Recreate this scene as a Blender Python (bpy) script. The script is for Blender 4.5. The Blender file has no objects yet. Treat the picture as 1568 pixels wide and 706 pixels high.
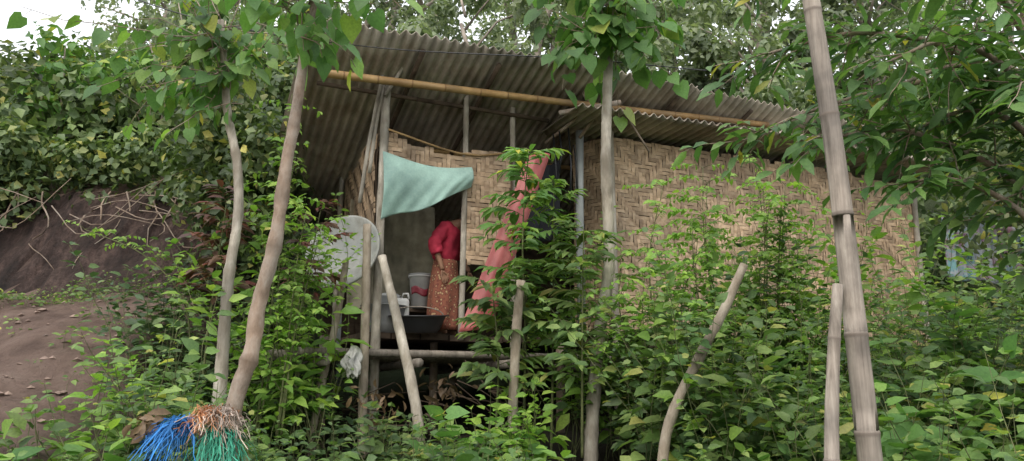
import bpy, math, itertools, numpy as np
from mathutils import Vector
rng = np.random.default_rng(7)
R = math.radians
scene = bpy.context.scene
scene.view_settings.view_transform = 'Standard'
scene.view_settings.look = 'None'
scene.view_settings.exposure = 0

# ------------------------------------------------------------------ helpers
def link(o, parent=None):
    scene.collection.objects.link(o)
    if parent: o.parent = parent
    return o
def empty(name, loc=(0,0,0)):
    e = bpy.data.objects.new(name, None); e.empty_display_size = .2
    scene.collection.objects.link(e); return e
def mesh_obj(name, V, F, mat, parent=None, smooth=False, attr=None):
    me = bpy.data.meshes.new(name); me.from_pydata([tuple(map(float, v)) for v in V], [], [tuple(map(int, f)) for f in F]); me.update()
    if smooth: me.polygons.foreach_set('use_smooth', [True]*len(me.polygons))
    if attr is not None:
        a = me.attributes.new('ring', 'FLOAT', 'POINT'); a.data.foreach_set('value', np.asarray(attr, dtype=np.float32))
    if mat:
        for m in (mat if isinstance(mat, (list, tuple)) else [mat]): me.materials.append(m)
    return link(bpy.data.objects.new(name, me), parent)
def nrm(a): return a/np.maximum(np.linalg.norm(a, axis=-1, keepdims=True), 1e-9)
def sstep(a, b, x):
    t = np.clip((x-a)/(b-a), 0, 1); return t*t*(3-2*t)

# ------------------------------------------------------------------ materials
def newmat(name):
    m = bpy.data.materials.new(name); m.use_nodes = True
    nt = m.node_tree; return m, nt, nt.nodes['Principled BSDF'], nt.nodes['Material Output']
def ramp(nt, stops):
    r = nt.nodes.new('ShaderNodeValToRGB'); e = r.color_ramp.elements
    while len(e) < len(stops): e.new(0.5)
    for i, (p, c) in enumerate(stops):
        e[i].position = p; e[i].color = (*c, 1)
    return r
def noise(nt, scale, detail=5, rough=.6, mapscale=None, coord='Object'):
    tc = nt.nodes.new('ShaderNodeTexCoord'); n = nt.nodes.new('ShaderNodeTexNoise'); n.inputs['Scale'].default_value = scale
    n.inputs['Detail'].default_value = detail; n.inputs['Roughness'].default_value = rough
    if mapscale:
        mp = nt.nodes.new('ShaderNodeMapping'); mp.inputs['Scale'].default_value = mapscale
        nt.links.new(tc.outputs[coord], mp.inputs['Vector']); nt.links.new(mp.outputs[0], n.inputs['Vector'])
    else: nt.links.new(tc.outputs[coord], n.inputs['Vector'])
    return n
def mixc(nt, fac, a, b, mode='MIX'):
    m = nt.nodes.new('ShaderNodeMix'); m.data_type = 'RGBA'; m.blend_type = mode
    for s, v in ((m.inputs[0], fac), (m.inputs[6], a), (m.inputs[7], b)):
        if hasattr(v, 'links'): nt.links.new(v, s)
        elif isinstance(v, (int, float)): s.default_value = v
        else: s.default_value = (*v, 1)
    return m.outputs[2]
def bump(nt, bsdf, h, strength=.4, dist=.02):
    b = nt.nodes.new('ShaderNodeBump'); b.inputs['Strength'].default_value = strength; b.inputs['Distance'].default_value = dist
    nt.links.new(h, b.inputs['Height']); nt.links.new(b.outputs[0], bsdf.inputs['Normal'])
def noisemat(name, stops, scale=6, mapscale=None, rough=.8, bstr=.4, bdist=.01, ringcol=None, island=0, spec=.3, stain=None, mott=.17):
    m, nt, b, o = newmat(name)
    n = noise(nt, scale, 8, .65, mapscale); r = ramp(nt, stops); nt.links.new(n.outputs['Fac'], r.inputs['Fac'])
    c = r.outputs['Color']
    n2 = noise(nt, scale*mott+.4, 4); r2 = ramp(nt, [(.35, (.6,.6,.6)), (.65, (1.15,1.12,1.08))]); nt.links.new(n2.outputs['Fac'], r2.inputs['Fac'])
    c = mixc(nt, 1.0, c, r2.outputs['Color'], 'MULTIPLY')
    if stain:
        n3 = noise(nt, stain[0], 9, .7, stain[1]); r3 = ramp(nt, [(.48,(0,0,0)),(.70,(.9,.9,.9))]); nt.links.new(n3.outputs['Fac'], r3.inputs['Fac'])
        c = mixc(nt, r3.outputs['Color'], c, stain[2])
    if ringcol:
        a = nt.nodes.new('ShaderNodeAttribute'); a.attribute_name = 'ring'
        c = mixc(nt, a.outputs['Fac'], c, ringcol)
    if island:
        g = nt.nodes.new('ShaderNodeNewGeometry'); rr = ramp(nt, [(0, (1-island,)*3), (1, (1+island,)*3)])
        nt.links.new(g.outputs['Random Per Island'], rr.inputs['Fac']); c = mixc(nt, 1.0, c, rr.outputs['Color'], 'MULTIPLY')
    nt.links.new(c, b.inputs['Base Color']); b.inputs['Roughness'].default_value = rough
    b.inputs['Specular IOR Level'].default_value = spec
    bump(nt, b, n.outputs['Fac'], bstr, bdist)
    return m
def leafmat(name, stops, trans=.38, rough=.5, nscale=1.1, lo=.5, hi=1.3, gain=(1.62,1.36,2.5)):
    m, nt, b, o = newmat(name)
    stops = [(p, tuple(min(.62, q*k) for q, k in zip(c, gain))) for p, c in stops]
    g = nt.nodes.new('ShaderNodeNewGeometry'); r = ramp(nt, stops); nt.links.new(g.outputs['Random Per Island'], r.inputs['Fac'])
    n = noise(nt, nscale, 3); r2 = ramp(nt, [(.35, (lo, lo, lo)), (.65, (hi, hi, hi*.95))]); nt.links.new(n.outputs['Fac'], r2.inputs['Fac'])
    c = mixc(nt, 1.0, r.outputs['Color'], r2.outputs['Color'], 'MULTIPLY')
    n3 = noise(nt, 60, 2); r3 = ramp(nt, [(.3, (.8,.8,.8)), (.7, (1.12,1.1,1.05))]); nt.links.new(n3.outputs['Fac'], r3.inputs['Fac'])
    c = mixc(nt, 1.0, c, r3.outputs['Color'], 'MULTIPLY')
    nt.links.new(c, b.inputs['Base Color']); b.inputs['Roughness'].default_value = rough; b.inputs['Specular IOR Level'].default_value = .45
    t = nt.nodes.new('ShaderNodeBsdfTranslucent'); c2 = mixc(nt, 1.0, c, (1.1,1.25,.6), 'MULTIPLY'); nt.links.new(c2, t.inputs['Color'])
    ms = nt.nodes.new('ShaderNodeMixShader'); ms.inputs[0].default_value = trans
    nt.links.new(b.outputs[0], ms.inputs[1]); nt.links.new(t.outputs[0], ms.inputs[2]); nt.links.new(ms.outputs[0], o.inputs['Surface'])
    return m

M_weed = leafmat('weed_leaf', [(0,(.07,.15,.03)),(.5,(.12,.235,.04)),(.9,(.19,.32,.055)),(1,(.32,.35,.06))], .4)
M_weed2 = leafmat('dark_weed_leaf', [(0,(.04,.095,.024)),(.6,(.08,.16,.036)),(1,(.125,.21,.048))], .35)
M_comp = leafmat('pinnate_leaf', [(0,(.095,.22,.024)),(.6,(.155,.32,.034)),(1,(.24,.40,.048))], .42, lo=.65)
M_heart = leafmat('heart_leaf', [(0,(.06,.15,.032)),(.6,(.10,.22,.042)),(.93,(.17,.30,.05)),(1,(.42,.40,.05))], .4, lo=.65, gain=(1.5,1.35,2.0))
M_hill = leafmat('hillside_leaf', [(0,(.05,.085,.03)),(.45,(.085,.135,.042)),(.85,(.14,.20,.058)),(.97,(.23,.26,.075)),(1,(.42,.40,.08))], .35, nscale=.7, lo=.5, hi=1.4, gain=(1.5,1.42,2.0))
M_far = leafmat('hazed_distant_leaf', [(0,(.12,.165,.09)),(.5,(.18,.235,.125)),(1,(.27,.33,.17))], .4, nscale=.35, lo=.65, hi=1.3, gain=(1.5,1.42,1.8))  # distance haze painted into the leaf colour: paler, greyer greens
M_cust = leafmat('custard_apple_leaf', [(0,(.05,.12,.03)),(.6,(.09,.18,.04)),(.96,(.14,.26,.05)),(1,(.4,.36,.05))], .4, nscale=1.3, lo=.65, hi=1.3, gain=(1.55,1.42,2.2))
M_red = leafmat('reddish_leaf', [(0,(.06,.04,.02)),(.6,(.11,.08,.03)),(1,(.16,.06,.03))], .25)
M_dry = leafmat('dry_leaf', [(0,(.10,.065,.04)),(1,(.22,.15,.09))], .15, gain=(1.3,1.3,1.3))
M_stem = noisemat('green_stem', [(.3,(.10,.13,.05)),(.7,(.20,.21,.10))], 20)
M_bark = noisemat('pale_bark', [(.3,(.19,.155,.115)),(.5,(.34,.29,.23)),(.7,(.50,.45,.37))], 9, (1,1,.45), .9, .8, .02, ringcol=(.13,.10,.07))
M_bark2 = noisemat('brown_bark', [(.3,(.18,.13,.095)),(.5,(.32,.245,.19)),(.7,(.44,.36,.30))], 9, (1,1,.6), .9, .9, .02, ringcol=(.13,.09,.06), stain=(6,(1,1,.5),(.40,.36,.31)))
M_post = noisemat('weathered_post', [(.3,(.22,.19,.15)),(.5,(.46,.42,.36)),(.7,(.72,.68,.61))], 8, (1,1,.3), .9, .7, .02, ringcol=(.18,.15,.11), stain=(5,(1,1,.4),(.20,.17,.13)))
M_oldbam = noisemat('weathered_bamboo', [(.3,(.18,.155,.13)),(.5,(.33,.29,.25)),(.7,(.46,.415,.36))], 14, (2.5,2.5,.12), .75, .5, .01, ringcol=(.17,.14,.115), stain=(5,(1,1,.3),(.13,.11,.09)))
M_bamboo = noisemat('bamboo_pole', [(.3,(.30,.18,.075)),(.6,(.50,.33,.15)),(.8,(.62,.46,.24))], 10, (.3,1,1), .5, .3, .01, ringcol=(.18,.10,.045), stain=(3,(.5,1,1),(.28,.2,.12)))
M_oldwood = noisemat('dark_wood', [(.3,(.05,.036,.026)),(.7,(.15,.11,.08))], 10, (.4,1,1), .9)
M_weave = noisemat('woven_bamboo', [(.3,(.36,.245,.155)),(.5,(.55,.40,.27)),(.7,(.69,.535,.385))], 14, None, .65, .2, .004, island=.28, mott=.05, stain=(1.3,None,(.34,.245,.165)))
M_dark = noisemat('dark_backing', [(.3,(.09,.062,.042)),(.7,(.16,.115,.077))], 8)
M_sheet = noisemat('corrugated_roof_sheet', [(.25,(.27,.235,.19)),(.5,(.43,.385,.325)),(.75,(.58,.53,.46))], 3.5, None, .9, .25, .01, stain=(2.2,(1,1,1),(.22,.165,.12)))

def soilmat():
    m, nt, b, o = newmat('soil')
    n = noise(nt, 2.2, 12, .7); r = ramp(nt, [(.3,(.13,.08,.062)),(.5,(.26,.175,.138)),(.72,(.38,.275,.225))]); nt.links.new(n.outputs['Fac'], r.inputs['Fac'])
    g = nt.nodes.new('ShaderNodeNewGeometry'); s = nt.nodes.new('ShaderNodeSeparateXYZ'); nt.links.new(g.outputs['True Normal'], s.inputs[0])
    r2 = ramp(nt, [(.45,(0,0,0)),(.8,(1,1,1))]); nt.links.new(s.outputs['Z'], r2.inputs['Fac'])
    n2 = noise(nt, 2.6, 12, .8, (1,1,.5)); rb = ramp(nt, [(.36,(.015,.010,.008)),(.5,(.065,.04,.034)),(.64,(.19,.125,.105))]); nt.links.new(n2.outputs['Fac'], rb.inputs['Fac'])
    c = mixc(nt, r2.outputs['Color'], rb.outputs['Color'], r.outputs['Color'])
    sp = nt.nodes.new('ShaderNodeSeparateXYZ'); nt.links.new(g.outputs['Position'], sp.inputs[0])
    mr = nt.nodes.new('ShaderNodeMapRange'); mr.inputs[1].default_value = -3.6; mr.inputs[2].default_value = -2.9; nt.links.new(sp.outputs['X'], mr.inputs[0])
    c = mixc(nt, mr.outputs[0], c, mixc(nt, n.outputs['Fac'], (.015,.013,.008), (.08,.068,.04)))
    mr2 = nt.nodes.new('ShaderNodeMapRange'); mr2.inputs[1].default_value = 10; mr2.inputs[2].default_value = 11; nt.links.new(sp.outputs['Y'], mr2.inputs[0])
    c = mixc(nt, mr2.outputs[0], c, mixc(nt, n.outputs['Fac'], (.03,.045,.018), (.09,.13,.045)))
    nt.links.new(c, b.inputs['Base Color']); b.inputs['Roughness'].default_value = .95
    n4 = noise(nt, 7, 12, .75); bump(nt, b, n4.outputs['Fac'], 1.0, .2)
    return m
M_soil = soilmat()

# ------------------------------------------------------------------ tubes
class Tubes:
    def __init__(s): s.V=[]; s.F=[]; s.A=[]
    def add(s, pts, r0, r1=None, seg=8, step=None, nodes=None, wob=0.0, cap=True, knots=0.0):
        pts = [np.array(p, float) for p in pts]; r1 = r0 if r1 is None else r1
        if step:
            d = [0]
            for a, b in zip(pts[:-1], pts[1:]): d.append(d[-1]+np.linalg.norm(b-a))
            tot = d[-1]; n = max(2, int(tot/step)); out = []
            P = [2*pts[0]-pts[1]]+pts+[2*pts[-1]-pts[-2]]
            for k in range(n+1):
                t = tot*k/n; i = min(len(pts)-2, int(np.searchsorted(d, t, side='right'))-1); i = max(i, 0)
                f = (t-d[i])/max(d[i+1]-d[i], 1e-6); a, b, c, e = P[i], P[i+1], P[i+2], P[i+3]
                out.append(.5*((2*b)+(-a+c)*f+(2*a-5*b+4*c-e)*f*f+(-a+3*b-3*c+e)*f**3))
            pts = out
        n = len(pts); rings = []
        for k in range(n):
            fr = k/(n-1); rings.append((pts[k], r0+(r1-r0)*fr, 0.0))
        if nodes:
            new = []; acc = 0; nxt = nodes*.6
            for k in range(n):
                if k:
                    seglen = np.linalg.norm(pts[k]-pts[k-1])
                    while acc+seglen > nxt:
                        f = (nxt-acc)/seglen; p = pts[k-1]*(1-f)+pts[k]*f; r = rings[k-1][1]; dd = nrm(pts[k]-pts[k-1])
                        new += [(p-dd*r*.3, r, .1), (p-dd*r*.08, r*1.07, .8), (p+dd*r*.08, r*1.06, .9), (p+dd*r*.3, r, .15)]; nxt += nodes*rng.uniform(.75,1.2)
                    acc += seglen
                new.append(rings[k])
            rings = new
        n = len(rings); base = len(s.V); ref = np.array([.31,.2,.93])
        for k, (p, r, a) in enumerate(rings):
            q0 = rings[max(k-1,0)][0]; q1 = rings[min(k+1,n-1)][0]; t = nrm(q1-q0)
            rf = np.array([1.,0,0]) if abs(t@ref) > .95 else ref
            x = nrm(np.cross(t, rf)); y = np.cross(t, x)
            kk = 1+ (knots*max(0, rng.normal()) if knots else 0)
            for j in range(seg):
                an = 2*math.pi*j/seg; rr = r*kk*(1+wob*rng.normal())
                s.V.append(p+(x*math.cos(an)+y*math.sin(an))*rr); s.A.append(min(1, a+ (kk-1)*3))
        for k in range(n-1):
            for j in range(seg):
                a = base+k*seg+j; b = base+k*seg+(j+1)%seg; s.F.append((a, b, b+seg, a+seg))
        if cap:
            s.F.append(tuple(base+j for j in range(seg))[::-1]); s.F.append(tuple(base+(n-1)*seg+j for j in range(seg)))
        return pts
    def make(s, name, mat, parent=None): return mesh_obj(name, s.V, s.F, mat, parent, True, s.A)
def tube(name, pts, r0, r1=None, mat=None, parent=None, **k):
    t = Tubes(); t.add(pts, r0, r1, **k); return t.make(name, mat, parent)

# ------------------------------------------------------------------ leaves
T_OV = (np.array([(0,0,0),(.28,-.42,.07),(.28,0,.0),(.28,.42,.07),(.65,-.34,.02),(.65,0,-.06),(.65,.34,.02),(1,0,-.2)]),
        [(0,2,1),(0,3,2),(1,2,5,4),(2,3,6,5),(4,5,7),(5,6,7)])
T_LA = (np.array([(0,0,0),(.3,-.38,.05),(.3,0,-.0),(.3,.38,.05),(.7,-.42,-.03),(.7,0,-.1),(.7,.42,-.03),(1,0,-.25)]), T_OV[1])
T_HE = (np.array([(0,0,0),(-.13,-.24,.02),(.12,-.5,.05),(.5,-.42,.02),(1,0,-.15),(.5,.42,.02),(.12,.5,.05),(-.13,.24,.02),(.5,0,-.02)]),
        [(0,8,2,1),(8,3,2),(8,4,3),(8,5,4),(8,6,5),(0,7,6,8)])
T_SI = (np.array([(0,0,0),(.42,-.5,.12),(1,0,-.12),(.42,.5,.12)]), [(0,2,1),(0,3,2)])
class Leaves:
    def __init__(s): s.P=[]; s.D=[]; s.N=[]; s.L=[]; s.W=[]
    def add(s, P, D, Nn, L, W):
        P = np.atleast_2d(P); n = len(P)
        s.P.append(P); s.D.append(np.broadcast_to(np.atleast_2d(D), (n,3))); s.N.append(np.broadcast_to(np.atleast_2d(Nn), (n,3)))
        s.L.append(np.broadcast_to(np.atleast_1d(L), (n,))); s.W.append(np.broadcast_to(np.atleast_1d(W), (n,)))
    def make(s, name, mat, T, parent=None):
        P=np.concatenate(s.P); D=nrm(np.concatenate(s.D)); Nn=np.concatenate(s.N); L=np.concatenate(s.L); W=np.concatenate(s.W)
        S=nrm(np.cross(D,Nn)); Nn=np.cross(S,D); t,faces=T; n=len(P); m=len(t)
        V=P[:,None]+D[:,None]*(t[None,:,0:1]*L[:,None,None])+S[:,None]*(t[None,:,1:2]*W[:,None,None])+Nn[:,None]*(t[None,:,2:3]*L[:,None,None])
        V=V.reshape(-1,3)
        li=np.concatenate([np.array(f) for f in faces]); tot=np.array([len(f) for f in faces])
        idx=(np.arange(n)[:,None]*m+li[None]).reshape(-1); tots=np.tile(tot,n); st=np.concatenate([[0],np.cumsum(tots)[:-1]])
        me=bpy.data.meshes.new(name); me.vertices.add(len(V)); me.vertices.foreach_set('co',V.astype(np.float32).ravel())
        me.loops.add(len(idx)); me.loops.foreach_set('vertex_index',idx.astype(np.int32)); me.polygons.add(len(tots)); me.polygons.foreach_set('loop_start',st.astype(np.int32))
        me.update(calc_edges=True); me.validate()
        if m>4: me.polygons.foreach_set('use_smooth',[True]*len(me.polygons))
        me.materials.append(mat); return link(bpy.data.objects.new(name,me),parent)
def clump(lv, c, rad, n, L, W, up=.5, flat=1.0, fill=.55):
    d = nrm(rng.normal(size=(n,3))); rr = rad*(fill+(1-fill)*rng.random((n,1)))
    p = c+d*rr*np.array([1,1,flat]); nn = nrm(d*.8+np.array([0,0,up])+rng.normal(size=(n,3))*.35)
    D = nrm(np.cross(nn, rng.normal(size=(n,3))))+np.array([0,0,-.35])
    l = L*rng.uniform(.6,1.25,n); lv.add(p, D, nn, l, l*W/L)

# ------------------------------------------------------------------ terrain
ZL = ([-20,0,4,6,8.5,9.1,9.7,12,15,20,30,80],[-2,-1.5,-.95,-.2,.95,1.15,2.5,3.7,5.0,7.2,9,14])
ZM = ([-20,0,4,7,9,11,12.5,13.7,18,24,40,80],[-2,-1.5,-1.05,-.6,-.35,.2,.9,2.6,5.2,8.5,13,18])
def ground(x, y):
    x = np.asarray(x,float); y = np.asarray(y,float); L = sstep(-2.2,-3.6,x)
    z = np.interp(y+.25*np.sin(x*1.1), *ZL)*L+np.interp(y,*ZM)*(1-L)
    z = z+np.clip(x-1,0,8)*.11*sstep(3,8,y)
    z = z+.07*np.sin(x*2.1+y*1.3)*np.cos(y*1.9-x)+.03*np.sin(x*6.3+1)*np.sin(y*5.7)
    return z
xs = np.concatenate([np.linspace(-70,-13,14)[:-1], np.linspace(-13,13,220), np.linspace(13,70,14)[1:]])
ys = np.concatenate([np.linspace(-20,0,8)[:-1], np.linspace(0,16,170), np.linspace(16,80,24)[1:]])
X, Y = np.meshgrid(xs, ys); Z = ground(X,Y)
rough_ = rng.normal(size=Z.shape); rough_ = (rough_+np.roll(rough_,1,0)+np.roll(rough_,1,1)+np.roll(rough_,-1,0))/2
Z += rough_*.03
V = np.stack([X+rng.normal(size=X.shape)*.012,Y+rough_*.045,Z],-1).reshape(-1,3); nx=len(xs); ny=len(ys)
F = [(j*nx+i, j*nx+i+1, (j+1)*nx+i+1, (j+1)*nx+i) for j in range(ny-1) for i in range(nx-1)]
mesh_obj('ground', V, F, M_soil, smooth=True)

# ------------------------------------------------------------------ hut
hut = empty('bamboo_hut')
TH = R(24); cu, su = math.cos(TH), math.sin(TH); OX, OY = -1.39, 8.0
def H(u, v, z): return np.array([OX+u*cu-v*su, OY+u*su+v*cu, z])
def weave(name, A, B, ztop, zbot, cell=.050, run=3, zig=9, parent=hut, mat=None):
    A = np.array(A,float); B = np.array(B,float); L = np.linalg.norm(B-A); d = (B-A)/L; n = np.array([d[1],-d[0]])
    V=[]; F=[]
    def P(s, z, o): 
        o = o+.014*math.sin(s*2.3+z*1.7)+.010*math.sin(z*5+s*1.3)
        return (A[0]+d[0]*s+n[0]*o, A[1]+d[1]*s+n[1]*o, z+.012*math.sin(s*1.9+z))
    zmax = max(ztop(s) for s in np.linspace(0,L,30)); zmin = min(zbot(s) for s in np.linspace(0,L,30))
    nc = int(L/cell); nr = int((zmax-zmin)/cell)
    def ph(i,j):
        k = i % (2*zig); dd = k if k<zig else 2*zig-k
        return (dd+j) % (2*run)
    def quadstrip(s0,s1,z0,z1,hor):
        j = rng.normal(size=4)*.0022; g=.003; b=len(V)
        if hor:
            for (s,o) in ((s0-.01,-.005),((s0*.75+s1*.25),.005),((s0*.25+s1*.75),.005),(s1+.01,-.005)):
                V.append(P(s,z0+g+j[0],o)); V.append(P(s,z1-g+j[1],o+.0015))
        else:
            for (z,o) in ((z0-.01,-.005),((z0*.75+z1*.25),.006),((z0*.25+z1*.75),.006),(z1+.01,-.005)):
                V.append(P(s0+g+j[0],z,o)); V.append(P(s1-g+j[1],z,o+.0015))
        for k in range(3): F.append((b+2*k,b+2*k+1,b+2*k+3,b+2*k+2))
    used=set()
    for i in range(nc):
        for j in range(nr):
            s=(i+.5)*cell; z=zmin+(j+.5)*cell
            if z>ztop(s)+rng.normal()*.012 or z<zbot(s)+rng.normal()*.014: continue
            if (i,j) in used: continue
            if ph(i,j)<run:
                k=i
                while k<nc and ph(k,j)<run and k-i<run+2: used.add((k,j)); k+=1
                quadstrip(i*cell,k*cell,zmin+j*cell,zmin+(j+1)*cell,True)
            else:
                k=j
                while k<nr and ph(i,k)>=run and k-j<run+2 and zmin+(k+.5)*cell<ztop(s)+.02: used.add((i,k)); k+=1
                quadstrip(i*cell,(i+1)*cell,zmin+j*cell,zmin+max(k,j+1)*cell,False)
    mesh_obj(name, V, F, mat or M_weave, parent)
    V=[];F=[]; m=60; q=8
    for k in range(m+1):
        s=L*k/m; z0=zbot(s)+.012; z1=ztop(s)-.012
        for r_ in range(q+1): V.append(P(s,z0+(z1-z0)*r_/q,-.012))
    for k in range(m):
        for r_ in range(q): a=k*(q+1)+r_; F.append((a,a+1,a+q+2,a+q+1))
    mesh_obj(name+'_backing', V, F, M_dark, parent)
h2 = lambda u,v: H(u,v,0)[:2]
weave('front_wall', h2(2.82,0), h2(7.95,0), lambda s:3.12-.01*s, lambda s:.72)
weave('front_wall_return', h2(2.58,.5), h2(2.80,.02), lambda s:3.15, lambda s:.72)
weave('kitchen_panel', h2(.03,-.01), h2(1.52,-.01), lambda s: 2.78-.16*math.sin(min(s/.75,1)*math.pi*.5)+.10*sstep(.8,1.2,s),
      lambda s: (2.44 if s<.93 else 1.42), zig=7)
weave('side_panel', h2(-.02,1.7), h2(-.02,.03), lambda s: 2.62+.12*s+.05*math.sin(s*7), lambda s:1.78+.04*math.sin(s*6), cell=.058, zig=40)
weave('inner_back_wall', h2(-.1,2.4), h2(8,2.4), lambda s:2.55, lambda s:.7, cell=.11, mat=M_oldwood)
fr = Tubes()
for (a,b,r0,r1) in [((0,-.05,-.4),(.03,-.04,3.42),.048,.044),((-.05,1.72,0),(-.05,1.72,2.75),.035,.03),((.94,.03,.6),(.96,.0,3.36),.032,.03),
                  ((2.8,-.05,-.2),(2.8,-.05,3.3),.04,.04),((1.55,.05,.2),(1.55,.05,3.3),.03,.03),((7.95,-.05,0),(7.95,-.05,3.2),.04,.04),
                  ((-.18,.1,2.0),(-.05,-.15,3.35),.022,.018),((.0,-.1,3.15),(.22,-.35,3.62),.022,.018),((-.12,-.02,2.3),(-.02,-.1,3.3),.02,.018)]:
    fr.add([H(*a),(H(*a)+H(*b))/2+rng.normal(size=3)*.015,H(*b)], r0, r1, seg=9, step=.12, wob=.05, knots=.04)
fr.make('wall_posts', M_post, hut)
pl = Tubes()
pl.add([H(-.75,-.45,3.14),H(2.2,-.45,3.27),H(4.9,-.45,3.42)], .042,.035, seg=12, step=.5, nodes=.38)
pl.add([H(.1,.9,2.93),H(1.7,.9,2.95),H(4,.9,2.95)], .03, seg=8, step=.5, nodes=.4)
pl.add([H(.02,-.06,2.80),H(.9,-.05,2.63),H(1.5,-.05,2.72)], .012, seg=6, step=.2)
pl.make('roof_purlins', M_bamboo, hut)
rf = Tubes()
rf.add([H(-.7,.02,3.22),H(2,.02,3.2)], .025, seg=8, step=.5, nodes=.4)
for u in (.25,1.1,2.35,3.4,4.5,5.6,6.6):
    rf.add([H(u,-.62,3.49),H(u,2.5,2.33)], .028, seg=7, step=.6, nodes=.5)
rf.make('rafters', M_oldwood, hut)
rf=Tubes()
rf.add([H(2.35,-.5,3.35),H(2.15,-.2,3.1),H(2.0,.1,2.95)],.02,.02,seg=7)
rf.add([H(2.2,-.5,3.4),H(2.5,-.3,3.15)],.03,.03,seg=7)
rf.add([H(2.55,-.55,3.45),H(2.35,-.1,3.0)],.025,.02,seg=7)
rf.add([H(1.9,-.45,3.12),H(2.6,-.62,3.30)],.03,.03,seg=7)
rf.add([H(2.75,-.5,3.2),H(3.05,-.5,2.8)],.012,.012,seg=6)
rf.make('roof_struts', M_bark2, hut)
def corr(name, u0,u1,v0,v1,zf,pitch=.105,amp=.021,sl=.37,parent=hut,mat=None,sheetw=.9):
    V=[];F=[]; nu=int((u1-u0)/pitch*8); vs=np.linspace(v0,v1,9)
    offs = {k:(rng.normal()*.03, rng.normal()*.006) for k in range(-5,40)}
    for v in vs:
        for i in range(nu+1):
            u=u0+(u1-u0)*i/nu; k=int((u-u0)/sheetw); ov,oz=offs[k]
            V.append(H(u, v+(ov if v==vs[0] else 0), zf(u)-sl*(v-v0)+amp*math.sin(2*math.pi*u/pitch)+oz))
    for j in range(len(vs)-1):
        for i in range(nu): a=j*(nu+1)+i; F.append((a,a+1,a+nu+2,a+nu+1))
    o = mesh_obj(name,V,F,mat or M_sheet,parent,True)
    s=o.modifiers.new('thick','SOLIDIFY'); s.thickness=.007
corr('main_roof', -.92,6.7,-.72,2.8, lambda u: 3.60-.035*max(0,u-4.6)**1.5)
corr('lower_roof', 2.0,7.9,-.66,.3, lambda u: 3.20+.03*(u-3)*(u<5.5)+.075*(u>=5.5)-.03*max(0,u-5.5), sl=.02, pitch=.12, amp=.024)
dk = Tubes()
for k in range(22):
    v=-.42+k*.1; dk.add([H(-.9+rng.uniform(-.15,.1),v,.40+rng.normal()*.008),H(2.0,v,.42),H(4.6+rng.uniform(-.2,.2),v,.42)], .038,.034, seg=8, step=.8, nodes=.4)
for u in (-.6,.3,1.2,2.1,3.3,4.4): dk.add([H(u,-.6+rng.uniform(-.1,.1),.33),H(u,2,.33)], .045, seg=8, step=.8, nodes=.4)
dk.make('bamboo_platform', M_oldbam, hut)
V=[];F=[]
for k in range(26):
    u0=-.1+k*.315; b=len(V); dz=rng.normal()*.004; vf=.12+rng.normal()*.015
    for zz0 in (.60,.66):
        for (uu,vv) in [(u0,vf),(u0+.30,vf),(u0+.30,2.4),(u0,2.4)]: V.append(H(uu,vv,zz0+dz))
    for f in [(0,3,2,1),(4,5,6,7),(0,1,5,4),(1,2,6,5),(2,3,7,6),(3,0,4,7)]: F.append(tuple(b+q for q in f))
mesh_obj('floor_boards',V,F,M_oldwood,hut)
st = Tubes()
for (u,v) in [(-.5,.0),(.8,.5),(2.0,-.2),(3.2,.2),(4.3,-.2),(-.3,1.8),(1.5,1.8),(3.5,1.8),(5.6,.3),(6.9,.3),(7.9,.3)]:
    p=H(u,v,0); st.add([(p[0],p[1],float(ground(p[0],p[1]))-.1),(p[0],p[1],.6)], .05,.045, seg=8, step=.2, wob=.05)
st.make('stilts', M_bark2, hut)

def post(name, pts, r0, r1, mat, **k): return tube(name, pts, r0, r1, mat, seg=10, step=.08, wob=.05, knots=.04, **k)
post('bamboo_stake', [(-1.80,7.3,-.55),(-1.77,7.32,-.1),(-1.66,7.45,.7),(-1.60,7.5,1.30)], .036,.03, M_bark)
post('wooden_post', [(-1.33,7.3,-.55),(-1.35,7.3,-.1),(-1.36,7.32,.7),(-1.38,7.35,1.62)], .045,.038, M_bark)
post('leaning_pole', [(-.80,7.0,-.5),(-.83,7.05,-.12),(-1.02,7.2,.6),(-1.24,7.4,1.32)], .05,.042, M_post)
post('wooden_post', [(0.0,6.8,-.6),(.01,6.8,0),(.04,6.8,.6),(.08,6.8,1.0)], .045,.038, M_bark)
post('leaning_log', [(.98,5.6,-.9),(1.07,5.6,-.22),(1.30,5.6,.25),(1.50,5.6,.60),(1.67,5.6,.94)], .040,.031, M_bark)

bp = Tubes(); bp.add([(1.78,4.0,-1.15),(1.75,4.0,-.30),(1.735,4.0,.4),(1.71,4.0,1.3),(1.655,4.0,2.15),(1.62,4.0,2.9)], .062,.042, seg=18, step=.12, nodes=.6, wob=.012)
bp.make('bamboo_pole', M_oldbam)
bp = Tubes(); bp.add([(1.50,3.92,-1.15),(1.53,3.92,-.31),(1.585,3.93,.2),(1.645,3.95,.56)], .046,.026, seg=14, step=.12, nodes=.55, wob=.018)
bp.make('bamboo_prop', M_oldbam)

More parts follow.
